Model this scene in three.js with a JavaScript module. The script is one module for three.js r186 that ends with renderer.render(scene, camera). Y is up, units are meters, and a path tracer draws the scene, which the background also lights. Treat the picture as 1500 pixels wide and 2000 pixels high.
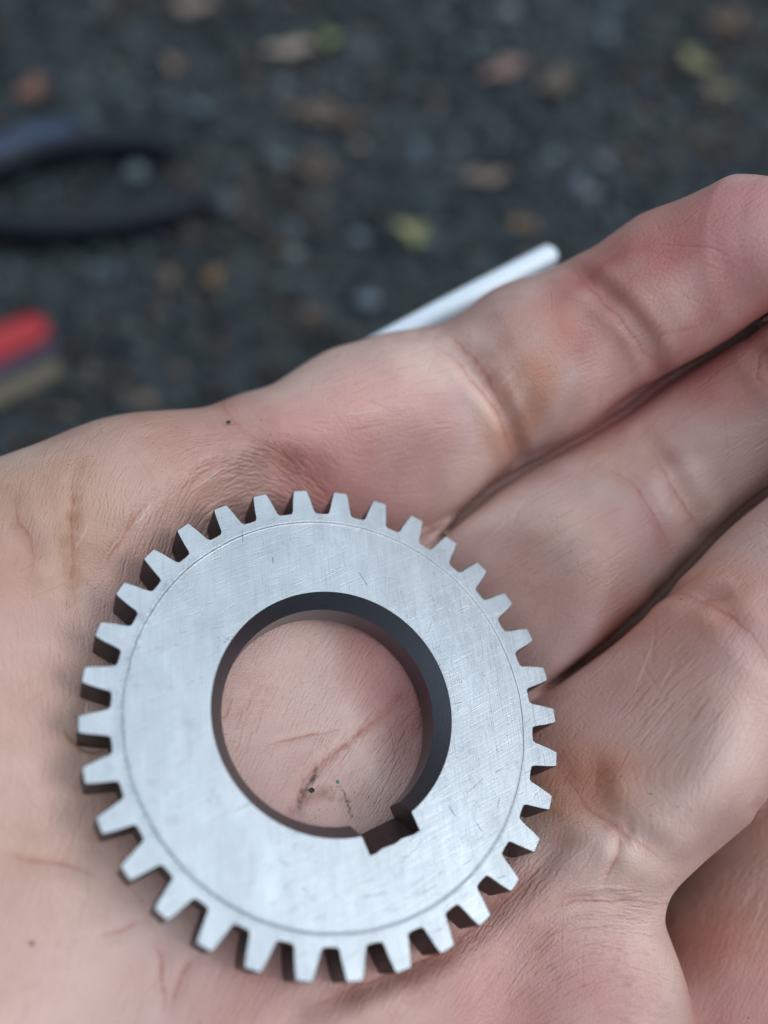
import * as THREE from 'three';
import { mergeGeometries } from 'three/addons/utils/BufferGeometryUtils.js';

// ---------------------------------------------------------------- camera, sky, sun, exposure
const MM = 0.001, F = 1790;                                   // focal length in pixels of the 1500 x 2000 photograph
const scene = new THREE.Scene();
const camera = new THREE.PerspectiveCamera(2 * Math.atan(1000 / F) * 180 / Math.PI, 0.75, 0.01, 400);
const PITCH = 57 * Math.PI / 180;
camera.position.set(0, 0.263, 0);
camera.lookAt(0, 0.263 - Math.sin(PITCH), -Math.cos(PITCH));
camera.updateMatrixWorld(true);
camera.focus = 0.103;
camera.userData.fStop = 7.6;
const SUN = new THREE.Vector3(0.83, 0.52, 0.24).normalize();
{
  const W = 256, H = 128, data = new Float32Array(W * H * 4);
  for (let y = 0; y < H; y++) for (let x = 0; x < W; x++) {
    const up = ((y + 0.5) / H - 0.5) * Math.PI, a = ((x + 0.5) / W - 0.5) * 2 * Math.PI;
    const dx = Math.cos(a) * Math.cos(up), dy = Math.sin(up), dz = Math.sin(a) * Math.cos(up);
    const s = Math.max(0, dx * SUN.x + dy * SUN.y + dz * SUN.z);
    const cloud = 1 + 0.06 * Math.sin(dx * 5.1 + dz * 3.3) * Math.sin(dz * 6.7 - dx * 2.1 + 1.3);
    let L = dy > 0 ? (0.03 + 0.82 * Math.pow(dy, 1.3)) * cloud + 0.72 * Math.pow(s, 2.0) : 0.05;
    const i = (y * W + x) * 4;
    data[i] = L * 0.87; data[i + 1] = L * 0.99; data[i + 2] = L * 1.14; data[i + 3] = 1;
  }
  const sky = new THREE.DataTexture(data, W, H, THREE.RGBAFormat, THREE.FloatType);
  sky.mapping = THREE.EquirectangularReflectionMapping; sky.magFilter = THREE.LinearFilter; sky.needsUpdate = true;
  scene.background = sky; scene.environment = sky;
}
const sun = new THREE.DirectionalLight(new THREE.Color(1, 0.97, 0.93), 0.6);
sun.position.copy(SUN).multiplyScalar(2); sun.castShadow = true; sun.shadow.radius = 50;
Object.assign(sun.shadow.camera, { left: -0.6, right: 0.6, top: 0.6, bottom: -0.6, near: 0.1, far: 5 });
scene.add(sun); scene.add(sun.target);
const renderer = new THREE.WebGLRenderer({ antialias: true });
renderer.toneMapping = THREE.LinearToneMapping;
renderer.toneMappingExposure = 1.24;
renderer.shadowMap.enabled = true;

// ---------------------------------------------------------------- small tools
function rng(seed) { let s = seed | 0; return () => { s = (s + 0x6d2b79f5) | 0; let t = Math.imul(s ^ (s >>> 15), 1 | s); t = (t + Math.imul(t ^ (t >>> 7), 61 | t)) ^ t; return ((t ^ (t >>> 14)) >>> 0) / 4294967296; }; }
const clamp = THREE.MathUtils.clamp, lerp = THREE.MathUtils.lerp, sstep = (a, b, x) => { const t = clamp((x - a) / (b - a), 0, 1); return t * t * (3 - 2 * t); };
function hash3(x, y, z) { let h = Math.imul(x, 374761393) + Math.imul(y, 668265263) + Math.imul(z, 1274126177); h = Math.imul(h ^ (h >>> 13), 1274126177); return ((h ^ (h >>> 16)) >>> 0) / 4294967296; }
function vnoise(x, y, z = 0) {
  const X = Math.floor(x), Y = Math.floor(y), Z = Math.floor(z); let u = x - X, v = y - Y, w = z - Z;
  u = u * u * (3 - 2 * u); v = v * v * (3 - 2 * v); w = w * w * (3 - 2 * w);
  const l = (a, b, t) => a + (b - a) * t;
  return l(l(l(hash3(X, Y, Z), hash3(X + 1, Y, Z), u), l(hash3(X, Y + 1, Z), hash3(X + 1, Y + 1, Z), u), v),
    l(l(hash3(X, Y, Z + 1), hash3(X + 1, Y, Z + 1), u), l(hash3(X, Y + 1, Z + 1), hash3(X + 1, Y + 1, Z + 1), u), v), w);
}
const fbm = (x, y, z = 0, n = 4) => { let s = 0, a = 0.5, t = 0; for (let i = 0; i < n; i++) { s += a * vnoise(x, y, z); t += a; a *= 0.5; x = x * 2.03 + 11.3; y = y * 2.03 + 5.7; z = z * 2.03 + 3.1; } return s / t; };
const names = {};
const numbered = (n) => { names[n] = (names[n] ?? -1) + 1; return names[n] ? n + '_' + String(names[n]).padStart(3, '0') : n; };
function tag(o, label, category, group, kind) {
  if (label) o.userData.label = label;
  if (category) o.userData.category = category;
  if (group) o.userData.group = group;
  if (kind) o.userData.kind = kind;
  return o;
}
function mesh(name, g, m, parent) { const o = new THREE.Mesh(g, m); o.name = parent === scene || !parent ? numbered(name) : name; o.castShadow = o.receiveShadow = true; (parent ?? scene).add(o); return o; }

// the frame of the gear and palm: origin at the middle of the gear's underside, z out of the palm (millimetres)
const N = new THREE.Vector3(0.30737, 0.43772, 0.84494), U = new THREE.Vector3(0.93975, 0, -0.34186), V = new THREE.Vector3(-0.14964, 0.89911, -0.41135);
const THICK = 5.47, C = new THREE.Vector3(-5.154, -20.995, -98.178).addScaledVector(N, -THICK);
const basis = new THREE.Matrix4().makeBasis(U, V, N);
const frameQ = camera.quaternion.clone().multiply(new THREE.Quaternion().setFromRotationMatrix(basis));
const frameP = C.clone().multiplyScalar(MM).applyMatrix4(camera.matrixWorld);
function place(o) { o.position.copy(frameP); o.quaternion.copy(frameQ); return o; }
const toLocal = (c) => { const d = c.clone().sub(C); return new THREE.Vector3(d.dot(U), d.dot(V), d.dot(N)); };
const toWorld = (l) => new THREE.Vector3(l.x, l.y, l.z).multiplyScalar(MM).applyQuaternion(frameQ).add(frameP);
const ray = (px, py) => new THREE.Vector3((px - 750) / F, (1000 - py) / F, -1);
const at = (px, py, depth) => toLocal(ray(px, py).multiplyScalar(depth));        // a measured point, depth in mm
const onGround = (px, py, h = 0) => { const d = ray(px, py).transformDirection(camera.matrixWorld); const t = (camera.position.y - h) / -d.y; return camera.position.clone().addScaledVector(d, t); };

// ---------------------------------------------------------------- ground
{
  const S = 512, c = new Uint8Array(S * S * 4), b = new Uint8Array(S * S * 4);
  for (let y = 0; y < S; y++) for (let x = 0; x < S; x++) {
    const i = (y * S + x) * 4, f = fbm(x / 14, y / 14, 1), g = fbm(x / 60, y / 60, 7), k = 30 + 28 * f + 16 * g;
    c[i] = k * 0.78; c[i + 1] = k * 0.98; c[i + 2] = k * 1.03; c[i + 3] = 255;
    b[i] = b[i + 1] = b[i + 2] = 255 * f; b[i + 3] = 255;
  }
  const t = new THREE.DataTexture(c, S, S), tb = new THREE.DataTexture(b, S, S);
  t.colorSpace = THREE.SRGBColorSpace;
  for (const q of [t, tb]) { q.wrapS = q.wrapT = THREE.RepeatWrapping; q.magFilter = THREE.LinearFilter; q.needsUpdate = true; }
  const m = new THREE.MeshStandardMaterial({ map: t, bumpMap: tb, bumpScale: 0.002, roughness: 0.8 });
  const g = new THREE.PlaneGeometry(120, 120).rotateX(-Math.PI / 2), uv = g.attributes.uv;
  for (let i = 0; i < uv.count; i++) uv.setXY(i, uv.getX(i) * 480, uv.getY(i) * 480);
  tag(mesh('ground', g, m), 'dark damp earth and gravel ground below the hand', 'ground', null, 'structure');
}
{
  const r = rng(11), g = new THREE.IcosahedronGeometry(1, 1), p = g.attributes.position, v = new THREE.Vector3();
  for (let i = 0; i < p.count; i++) { v.fromBufferAttribute(p, i); const k = 0.75 + 0.5 * vnoise(v.x * 1.3 + 5, v.y * 1.3 + 5, v.z * 1.3 + 5); p.setXYZ(i, v.x * k, v.y * k * 0.7, v.z * k); }
  g.computeVertexNormals();
  const n = 36000, im = new THREE.InstancedMesh(g, new THREE.MeshStandardMaterial({ roughness: 0.5 }), n), q = new THREE.Object3D(), col = new THREE.Color();
  for (let i = 0; i < n; i++) {
    const s = 0.0014 + 0.0036 * Math.pow(r(), 2.4) + (r() < 0.04 ? 0.003 * r() : 0);
    q.position.set(-0.55 + 1.1 * r(), s * 0.25, 0.12 - 0.9 * r()); q.rotation.set(r() * 6, r() * 6, r() * 6); q.scale.set(s, s * (0.6 + 0.4 * r()), s * (0.7 + 0.5 * r()));
    q.updateMatrix(); im.setMatrixAt(i, q.matrix);
    const patch = fbm(q.position.x * 22 + 50, q.position.z * 22 + 50, 4, 3), hue = fbm(q.position.x * 16 + 9, q.position.z * 16 + 70, 9, 3) - 0.5;
    const k = (0.012 + 0.07 * Math.pow(r(), 2.4) + (r() < 0.02 ? 0.12 * r() : 0)) * (0.3 + 1.7 * patch), w = r() * 0.9 + 0.02 + hue * 1.7;
    if (w < 0.42) col.setRGB(k * 0.7, k, k * 1.1); else if (w < 0.56) col.setRGB(k * 0.68, k * 0.95, k * 1.22); else if (w < 0.74) col.setRGB(k * 0.76, k * 1.05, k * 0.95); else if (w < 0.86) col.setRGB(k * 1.05, k * 0.9, k * 0.75); else col.setRGB(k * 1.2, k * 0.88, k * 0.62);
    im.setColorAt(i, col);
  }
  im.name = 'gravel'; im.castShadow = im.receiveShadow = true; scene.add(im);
  tag(im, 'dark wet gravel of small blue grey and brown stones', 'gravel', null, 'stuff');
}

// ---------------------------------------------------------------- the hand: one continuous skin around a field of bones and pads
function sec(ax, ay, bx, by, depth, k = 1) {                   // a finger's cross-section: its two edges and its distance
  const c = at((ax + bx) / 2, (ay + by) / 2, depth); c.r = Math.hypot(ax - bx, ay - by) / 2 * depth / F * k; return c;
}
const ball = (x, y, z, r) => { const c = new THREE.Vector3(x, y, z); c.r = r; return c; };
const pball = (px, py, depth, r) => { const c = at(px, py, depth); c.r = r; return c; };
function chain(list, k) {
  const seg = [];
  for (let i = 0; i + 1 < list.length; i++) { const a = list[i], b = list[i + 1], dx = b.x - a.x, dy = b.y - a.y, dz = b.z - a.z; seg.push([a.x, a.y, a.z, dx, dy, dz, 1 / (dx * dx + dy * dy + dz * dz), a.r, b.r - a.r]); }
  return { seg, k };
}
const smin = (a, b, k) => { const h = k - Math.abs(a - b); return h > 0 ? Math.min(a, b) - h * h / (4 * k) : Math.min(a, b); };
const smax = (a, b, k) => -smin(-a, -b, k);
function chainD(c, x, y, z) {
  let d = 1e9;
  for (const s of c.seg) {
    const px = x - s[0], py = y - s[1], pz = z - s[2]; let h = (px * s[3] + py * s[4] + pz * s[5]) * s[6]; h = h < 0 ? 0 : h > 1 ? 1 : h;
    const ex = px - s[3] * h, ey = py - s[4] * h, ez = pz - s[5] * h, e = Math.sqrt(ex * ex + ey * ey + ez * ez) - s[7] - s[8] * h;
    d = d > 1e8 ? e : smin(d, e, c.k);
  }
  return d;
}
const FINGERS = [
  chain([sec(440, 812, 700, 1085, 121), sec(650, 695, 808, 1040, 123.5), sec(760, 665, 905, 985, 123.5), sec(842, 668, 1005, 890, 122.5), sec(965, 578, 1118, 848, 120), sec(1110, 528, 1272, 738, 117), sec(1240, 440, 1402, 688, 111.5), sec(1388, 375, 1528, 610, 105.5), pball(1512, 480, 103, 6.2)], 3),
  chain([pball(860, 1240, 119, 12.5), sec(932, 985, 1122, 1325, 122), sec(1025, 890, 1238, 1230, 125), sec(1135, 828, 1350, 1112, 125), sec(1262, 748, 1455, 1015, 122), sec(1396, 640, 1592, 896, 118), sec(1540, 570, 1715, 800, 109), pball(1760, 610, 101, 7)], 3.5),
  chain([pball(1010, 1560, 112, 12.5), sec(1080, 1365, 1295, 1700, 110), sec(1195, 1260, 1388, 1612, 107), sec(1332, 1125, 1502, 1418, 107), sec(1455, 1010, 1600, 1250, 106), sec(1590, 890, 1745, 1130, 103), pball(1790, 860, 97, 8)], 3.5),
  chain([pball(1250, 2180, 122, 12.5), pball(1455, 1910, 123.5, 13.4), pball(1580, 1650, 123.5, 13), pball(1730, 1470, 120, 10)], 3),
];
const PALM = chain([sec(-250, 1060, -60, 1420, 112), sec(0, 922, 150, 1260, 112), sec(200, 845, 330, 1190, 115), sec(385, 808, 520, 1120, 117)], 6);
const RAYS = [
  chain([ball(6, 24, -13.5, 12), ball(-20, 2, -15, 13), ball(-62, -34, -16, 14)], 8),
  chain([ball(17, 9, -14, 12.5), ball(-10, -14, -16, 13), ball(-62, -46, -17, 15)], 8),
  chain([ball(27, -8, -14, 12.5), ball(2, -28, -15, 13.5), ball(-58, -58, -17, 15)], 8),
  chain([pball(1130, 1790, 108.5, 9.2), pball(1134, 1990, 108, 11), pball(1120, 2300, 106, 14), ball(-50, -70, -17, 15)], 8),
  chain([ball(-38, 8, -9, 13), ball(-48, -12, -8, 15), ball(-58, -34, -8, 17)], 8),
  chain([ball(-48, 6, -8, 13), ball(-70, 30, -2, 11), ball(-84, 52, 4, 9.5), ball(-90, 66, 8, 8)], 4),
  chain([ball(-60, -48, -17, 19), ball(-110, -88, -20, 23), ball(-150, -118, -22, 25)], 8),
];
const project = (x, y, z) => { const cx = C.x + U.x * x + V.x * y + N.x * z, cy = C.y + U.y * x + V.y * y + N.y * z, cz = C.z + U.z * x + V.z * y + N.z * z; return [750 - F * cx / cz, 1000 + F * cy / cz, -cz]; };
// where two neighbouring fingers press together they leave a narrow slot
const SLOTS = [[0.4, [125, 117], [[800, 1105], [840, 1070], [915, 1000], [965, 955], [1020, 920], [1100, 877], [1150, 850], [1230, 800], [1300, 745], [1340, 720], [1425, 670], [1500, 620], [1600, 560], [1800, 430], [1900, 370]]],
  [0.5, [125, 116], [[1010, 1395], [1050, 1360], [1100, 1320], [1175, 1265], [1250, 1200], [1300, 1150], [1340, 1105], [1390, 1050], [1450, 995], [1500, 955], [1600, 870], [1800, 690], [1900, 600]]]]
  .map(([w, deep, pts]) => ({ w, deep, pts, box: [Math.min(...pts.map((q) => q[0])), Math.max(...pts.map((q) => q[0])), Math.min(...pts.map((q) => q[1])), Math.max(...pts.map((q) => q[1]))] }));
function slotD(s, q) {
  const [x, y, depth] = q; if (x < s.box[0] - 90 || x > s.box[1] + 90 || y < s.box[2] - 90 || y > s.box[3] + 90) return 9;
  let best = 1e9, bt = 0;
  for (let i = 0; i + 1 < s.pts.length; i++) { const a = s.pts[i], dx = s.pts[i + 1][0] - a[0], dy = s.pts[i + 1][1] - a[1], t = clamp(((x - a[0]) * dx + (y - a[1]) * dy) / (dx * dx + dy * dy), 0, 1), e = (x - a[0] - dx * t) ** 2 + (y - a[1] - dy * t) ** 2; if (e < best) { best = e; bt = i + t; } }
  return smax(Math.sqrt(best) * depth / F - s.w * Math.min(1, 0.1 + bt / 3, 0.1 + (s.pts.length - 1 - bt) / 4), depth - lerp(s.deep[0], s.deep[1], bt / (s.pts.length - 1)), 1);
}
function body(x, y, z) {
  let f = chainD(FINGERS[0], x, y, z);
  for (let i = 1; i < 4; i++) f = smin(f, chainD(FINGERS[i], x, y, z), 0.9);
  if (f < 4) { const q = project(x, y, z); for (const s of SLOTS) f = smax(f, -slotD(s, q), 2); }
  let p = chainD(PALM, x, y, z);
  for (const c of RAYS) p = smin(p, chainD(c, x, y, z), 9);
  let d = smin(p, f, 5);
  const r = Math.hypot(x, y);
  if (r < 44 && z > -9) {                                      // the skin gives way under the gear and swells a little into its bore
    const top = r < 10.8 ? 0.9 * (1 - (r / 10.8) ** 2) - 0.15 : r < 25.6 ? -0.15 : -0.15 + (r - 25.6) * 0.7 + (r - 25.6) ** 2 * 0.08;
    d = smax(d, (z - top) / Math.hypot(1, r < 10.8 ? 0.17 : r < 25.6 ? 0 : 0.7 + (r - 25.6) * 0.16), 2.2);
  }
  return smax(d, Math.max(-96 - x, -88 - y, x - 102), 3);
}
function onSkin(px, py) {
  const o = toLocal(new THREE.Vector3()), d = ray(px, py).normalize(), l = new THREE.Vector3(d.dot(U), d.dot(V), d.dot(N)), p = o.clone();
  let t = 55;
  for (let i = 0; i < 90 && t < 190; i++) { p.copy(o).addScaledVector(l, t); const e = body(p.x, p.y, p.z); if (e < 0.01) break; t += e * 0.85; }
  return p;
}
function skinNormal(p, e = 0.4) { return new THREE.Vector3(body(p.x + e, p.y, p.z) - body(p.x - e, p.y, p.z), body(p.x, p.y + e, p.z) - body(p.x, p.y - e, p.z), body(p.x, p.y, p.z + e) - body(p.x, p.y, p.z - e)).normalize(); }

// creases folded into the skin: [depth mm, half width mm, points on the skin as measured]
const CREASES = [
  [0.5, 2.6, [[395, 790], [470, 838], [560, 905], [640, 965], [700, 1010]]],
  [1.0, 1.0, [[815, 655], [880, 688], [930, 735], [975, 800], [1005, 860], [1022, 905]]],
  [0.35, 2.4, [[930, 690], [975, 745], [1010, 810]]],
  [0.45, 0.9, [[860, 650], [935, 700], [985, 770]]],
  [0.9, 1.1, [[1100, 518], [1165, 560], [1230, 620], [1268, 680], [1292, 730]]],
  [0.35, 0.7, [[1180, 905], [1240, 950], [1285, 1010], [1312, 1080]]],
  [0.8, 1.2, [[1255, 850], [1310, 920], [1350, 995], [1372, 1050]]],
  [0.7, 1.2, [[1460, 650], [1490, 705], [1525, 765]]],
  [0.5, 1.2, [[1275, 1175], [1340, 1150], [1400, 1175], [1450, 1235], [1520, 1320]]],
  [0.5, 1.0, [[1340, 1180], [1400, 1160], [1440, 1160]]],
  [0.9, 1.5, [[1085, 1490], [1130, 1550], [1180, 1590], [1250, 1640], [1310, 1690]]],
  [0.7, 1.6, [[1150, 1490], [1165, 1530], [1168, 1560]]],
  [0.8, 1.3, [[1095, 1650], [1050, 1700], [950, 1795], [875, 1850], [750, 1905], [640, 1955], [560, 2000]]],
  [0.35, 0.6, [[1305, 1795], [1210, 1758], [1130, 1755], [1060, 1785]]],
  [0.3, 0.7, [[1225, 1600], [1200, 1680], [1180, 1740]]],
  [0.35, 0.7, [[790, 1365], [740, 1405], [692, 1443], [618, 1501], [582, 1560], [560, 1620]]],
  [0.15, 0.5, [[520, 1455], [580, 1440], [690, 1420]]],
  [0.2, 0.6, [[305, 965], [240, 1050], [200, 1120]]],
  [0.2, 0.6, [[450, 885], [400, 920], [370, 955]]],
  [0.3, 0.9, [[30, 950], [35, 1010], [60, 1070], [50, 1150]]],
  [0.2, 0.7, [[150, 900], [140, 1000], [136, 1100], [150, 1200]]],
  [0.3, 0.7, [[300, 1830], [316, 1870], [318, 1940], [325, 2000]]],
  [0.25, 0.7, [[392, 1860], [360, 1900], [325, 1975]]],
  [0.25, 0.8, [[0, 1660], [60, 1680], [130, 1692], [200, 1720]]],
  [0.2, 0.7, [[190, 1830], [240, 1815], [285, 1800]]],
  [0.5, 0.9, [[1470, 1578], [1500, 1577], [1540, 1570]]],
].map(([d, w, pts]) => ({ d, w, pts: new THREE.CatmullRomCurve3(pts.map((q) => onSkin(...q))).getPoints(pts.length * 8).map((p, i, all) => { const e = Math.min(i, all.length - 1 - i) / 4, k = 1.1 * Math.min(1, e); return p.add(new THREE.Vector3(fbm(p.x / 2.2, p.y / 2.2, d * 9, 3) - 0.5, fbm(p.x / 2.2 + 40, p.y / 2.2, w * 7, 3) - 0.5, 0).multiplyScalar(k)); }) }));

const SKIN = { x0: -70, y0: -62, size: 150, px: 2048 };
function makeSkin() {
  const h = 0.5, lo = [-100, -92, -42], hi = [104, 92, 54], n = lo.map((a, i) => Math.ceil((hi[i] - a) / h / 8) * 8 + 1), [nx, ny, nz] = n;
  const f = new Float32Array(nx * ny * nz), idx = (i, j, k) => (k * ny + j) * nx + i, reach = 4 * h * 1.74 + 2.5;
  const active = [];
  for (let K = 0; K + 1 < nz; K += 8) for (let J = 0; J + 1 < ny; J += 8) for (let I = 0; I + 1 < nx; I += 8) {
    const d = body(lo[0] + (I + 4) * h, lo[1] + (J + 4) * h, lo[2] + (K + 4) * h);
    const on = Math.abs(d) < reach;
    if (on) active.push([I, J, K]);
    for (let k = K; k <= K + 8; k++) for (let j = J; j <= J + 8; j++) for (let i = I; i <= I + 8; i++) { const q = idx(i, j, k); if (f[q] === 0) f[q] = on ? 0 : d > 0 ? 5 : -5; }
  }
  for (const [I, J, K] of active) for (let k = K; k <= K + 8; k++) for (let j = J; j <= J + 8; j++) for (let i = I; i <= I + 8; i++) {
    const q = idx(i, j, k); if (f[q] === 0 || Math.abs(f[q]) === 5) f[q] = body(lo[0] + i * h, lo[1] + j * h, lo[2] + k * h) || 1e-6;
  }
  // surface nets
  const pos = [], cell = new Map(), tri = [];
  for (const [I, J, K] of active) for (let k = K; k < K + 8; k++) for (let j = J; j < J + 8; j++) for (let i = I; i < I + 8; i++) {
    let m = 0, sx = 0, sy = 0, sz = 0, c = 0; const g = [];
    for (let b = 0; b < 8; b++) { const v = f[idx(i + (b & 1), j + (b >> 1 & 1), k + (b >> 2))]; g.push(v); if (v < 0) m |= 1 << b; }
    if (m === 0 || m === 255) continue;
    for (let a = 0; a < 8; a++) for (let s = 0; s < 3; s++) { const b = a | (1 << s); if (b === a || (g[a] < 0) === (g[b] < 0)) continue; const t = g[a] / (g[a] - g[b]); sx += (a & 1) + (s === 0 ? t : 0); sy += (a >> 1 & 1) + (s === 1 ? t : 0); sz += (a >> 2) + (s === 2 ? t : 0); c++; }
    cell.set(idx(i, j, k), pos.length / 3);
    pos.push(lo[0] + (i + sx / c) * h, lo[1] + (j + sy / c) * h, lo[2] + (k + sz / c) * h);
  }
  const quad = (a, b, c, d, flip) => { if (a === undefined || b === undefined || c === undefined || d === undefined) return; flip ? tri.push(a, c, b, a, d, c) : tri.push(a, b, c, a, c, d); };
  for (const [I, J, K] of active) for (let k = K; k < K + 8; k++) for (let j = J; j < J + 8; j++) for (let i = I; i < I + 8; i++) {
    const q = idx(i, j, k), a = f[q] < 0;
    if (a !== f[idx(i + 1, j, k)] < 0) quad(cell.get(idx(i, j - 1, k - 1)), cell.get(idx(i, j, k - 1)), cell.get(q), cell.get(idx(i, j - 1, k)), !a);
    if (a !== f[idx(i, j + 1, k)] < 0) quad(cell.get(idx(i - 1, j, k - 1)), cell.get(idx(i - 1, j, k)), cell.get(q), cell.get(idx(i, j, k - 1)), !a);
    if (a !== f[idx(i, j, k + 1)] < 0) quad(cell.get(idx(i - 1, j - 1, k)), cell.get(idx(i, j - 1, k)), cell.get(q), cell.get(idx(i - 1, j, k)), !a);
  }
  // onto the surface, then fold the creases in
  const nv = pos.length / 3, p = Float32Array.from(pos), uv = new Float32Array(nv * 2), v = new THREE.Vector3();
  const grid = new Map(), key = (x, y) => Math.floor(x / 8) * 1000 + Math.floor(y / 8);
  for (const c of CREASES) for (const q of c.pts) for (let a = -1; a <= 1; a++) for (let b = -1; b <= 1; b++) { const k = key(q.x + a * 8, q.y + b * 8); if (!grid.has(k)) grid.set(k, new Set()); grid.get(k).add(c); }
  for (let i = 0; i < nv; i++) {
    v.set(p[i * 3], p[i * 3 + 1], p[i * 3 + 2]);
    const nrm = skinNormal(v, 0.3); v.addScaledVector(nrm, -clamp(body(v.x, v.y, v.z), -0.3, 0.3));
    let dig = 0;
    const near = grid.get(key(v.x, v.y));
    if (near) for (const c of near) {
      let best = 1e9, bt = 0;
      for (let s = 0; s + 1 < c.pts.length; s++) {
        const a = c.pts[s], b = c.pts[s + 1], dx = b.x - a.x, dy = b.y - a.y, dz = b.z - a.z, t = clamp(((v.x - a.x) * dx + (v.y - a.y) * dy + (v.z - a.z) * dz) / (dx * dx + dy * dy + dz * dz + 1e-9), 0, 1);
        const e = (v.x - a.x - dx * t) ** 2 + (v.y - a.y - dy * t) ** 2 + (v.z - a.z - dz * t) ** 2;
        if (e < best) { best = e; bt = (s + t) / (c.pts.length - 1); }
      }
      const x = Math.sqrt(best) / c.w;
      if (x < 3.5) dig += c.d * (Math.exp(-x * x) - 0.22 * Math.exp(-((x - 1.9) ** 2) * 1.4)) * (0.35 + 0.65 * Math.sin(Math.PI * clamp(bt, 0.02, 0.98)));
    }
    const lump = (fbm(v.x / 9 + 20, v.y / 9 + 20, v.z / 9, 3) - 0.5) * 0.55 * sstep(26, 30, Math.hypot(v.x, v.y));
    v.addScaledVector(nrm, lump - dig);
    p[i * 3] = v.x * MM; p[i * 3 + 1] = v.y * MM; p[i * 3 + 2] = v.z * MM;
    uv[i * 2] = (v.x - SKIN.x0) / SKIN.size; uv[i * 2 + 1] = (v.y - SKIN.y0) / SKIN.size;
  }
  const g = new THREE.BufferGeometry();
  g.setAttribute('position', new THREE.BufferAttribute(p, 3)); g.setAttribute('uv', new THREE.BufferAttribute(uv, 2));
  g.setIndex(new THREE.BufferAttribute(Uint32Array.from(tri), 1)); g.computeVertexNormals();
  console.log('skin', nv, tri.length / 3, n.join('x'));
  return g;
}
const skinUV = (p) => [(p.x - SKIN.x0) / SKIN.size * SKIN.px, (1 - (p.y - SKIN.y0) / SKIN.size) * SKIN.px];
const onTex = (px, py) => skinUV(onSkin(px, py));
const canvasOf = (w, h = w) => { const c = document.createElement('canvas'); c.width = w; c.height = h; return c; };
function noiseCanvas(size, f) { const c = canvasOf(size), x = c.getContext('2d'), im = x.createImageData(size, size); for (let j = 0; j < size; j++) for (let i = 0; i < size; i++) { const q = f(i, j), o = (j * size + i) * 4; im.data[o] = q[0]; im.data[o + 1] = q[1]; im.data[o + 2] = q[2]; im.data[o + 3] = 255; } x.putImageData(im, 0, 0); return c; }
// how the fine lines of the skin run: [where, direction] as measured
const FLOW = [[450, 940, 1, -0.15], [500, 870, 1, 0.3], [600, 900, 1, 0.55], [330, 1030, 0.35, -1], [200, 1050, 0.2, -1], [60, 1300, 0.05, 1], [90, 1800, 0.3, -0.9], [330, 1940, 0.3, -0.95], [520, 1985, 0.45, -0.9],
  [700, 760, 1, -0.32], [830, 870, 1, -0.3], [620, 780, 1, -0.3], [1050, 690, 0.9, -0.35], [1350, 500, 0.8, -0.45], [1100, 1060, 0.8, -0.6], [1300, 880, 0.8, -0.6], [1330, 1400, 0.62, -0.75], [1200, 1480, 0.55, -0.8], [1480, 1080, 0.75, -0.6],
  [900, 1830, 0.55, -0.83], [1010, 1860, 0.6, -0.8], [1050, 1740, 0.6, -0.75], [1180, 1780, 1, 0.02], [1250, 1900, 0.9, 0.25], [1180, 1960, 0.9, -0.3], [1250, 1600, 0.5, 0.8], [1420, 1800, 0.3, -0.9], [560, 1350, 0.42, -0.9], [740, 1500, 0.55, -0.83], [450, 1400, 0.35, -0.93]]
  .map(([x, y, dx, dy]) => { const l = Math.hypot(dx, dy), a = onTex(x - 6 * dx / l, y - 6 * dy / l), b = onTex(x + 6 * dx / l, y + 6 * dy / l), t = Math.atan2(b[1] - a[1], b[0] - a[0]); return [(a[0] + b[0]) / 2, (a[1] + b[1]) / 2, Math.cos(2 * t), Math.sin(2 * t)]; });
const flow = (x, y) => { let c = 0, s = 0; for (const f of FLOW) { const w = 1 / (((x - f[0]) ** 2 + (y - f[1]) ** 2) ** 1.5 + 2e4); c += w * f[2]; s += w * f[3]; } return Math.atan2(s, c) / 2; };
const GRID = []; for (let j = 0; j < 65; j++) for (let i = 0; i < 65; i++) { const t = flow(i * 32, j * 32); GRID.push([Math.cos(2 * t), Math.sin(2 * t)]); }
const flowAt = (x, y) => { x = clamp(x / 32, 0, 63.99); y = clamp(y / 32, 0, 63.99); const i = Math.floor(x), j = Math.floor(y), u = x - i, v = y - j, g = (a, b, k) => GRID[(j + b) * 65 + i + a][k], m = (k) => lerp(lerp(g(0, 0, k), g(1, 0, k), u), lerp(g(0, 1, k), g(1, 1, k), u), v); return Math.atan2(m(1), m(0)) / 2; };
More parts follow.
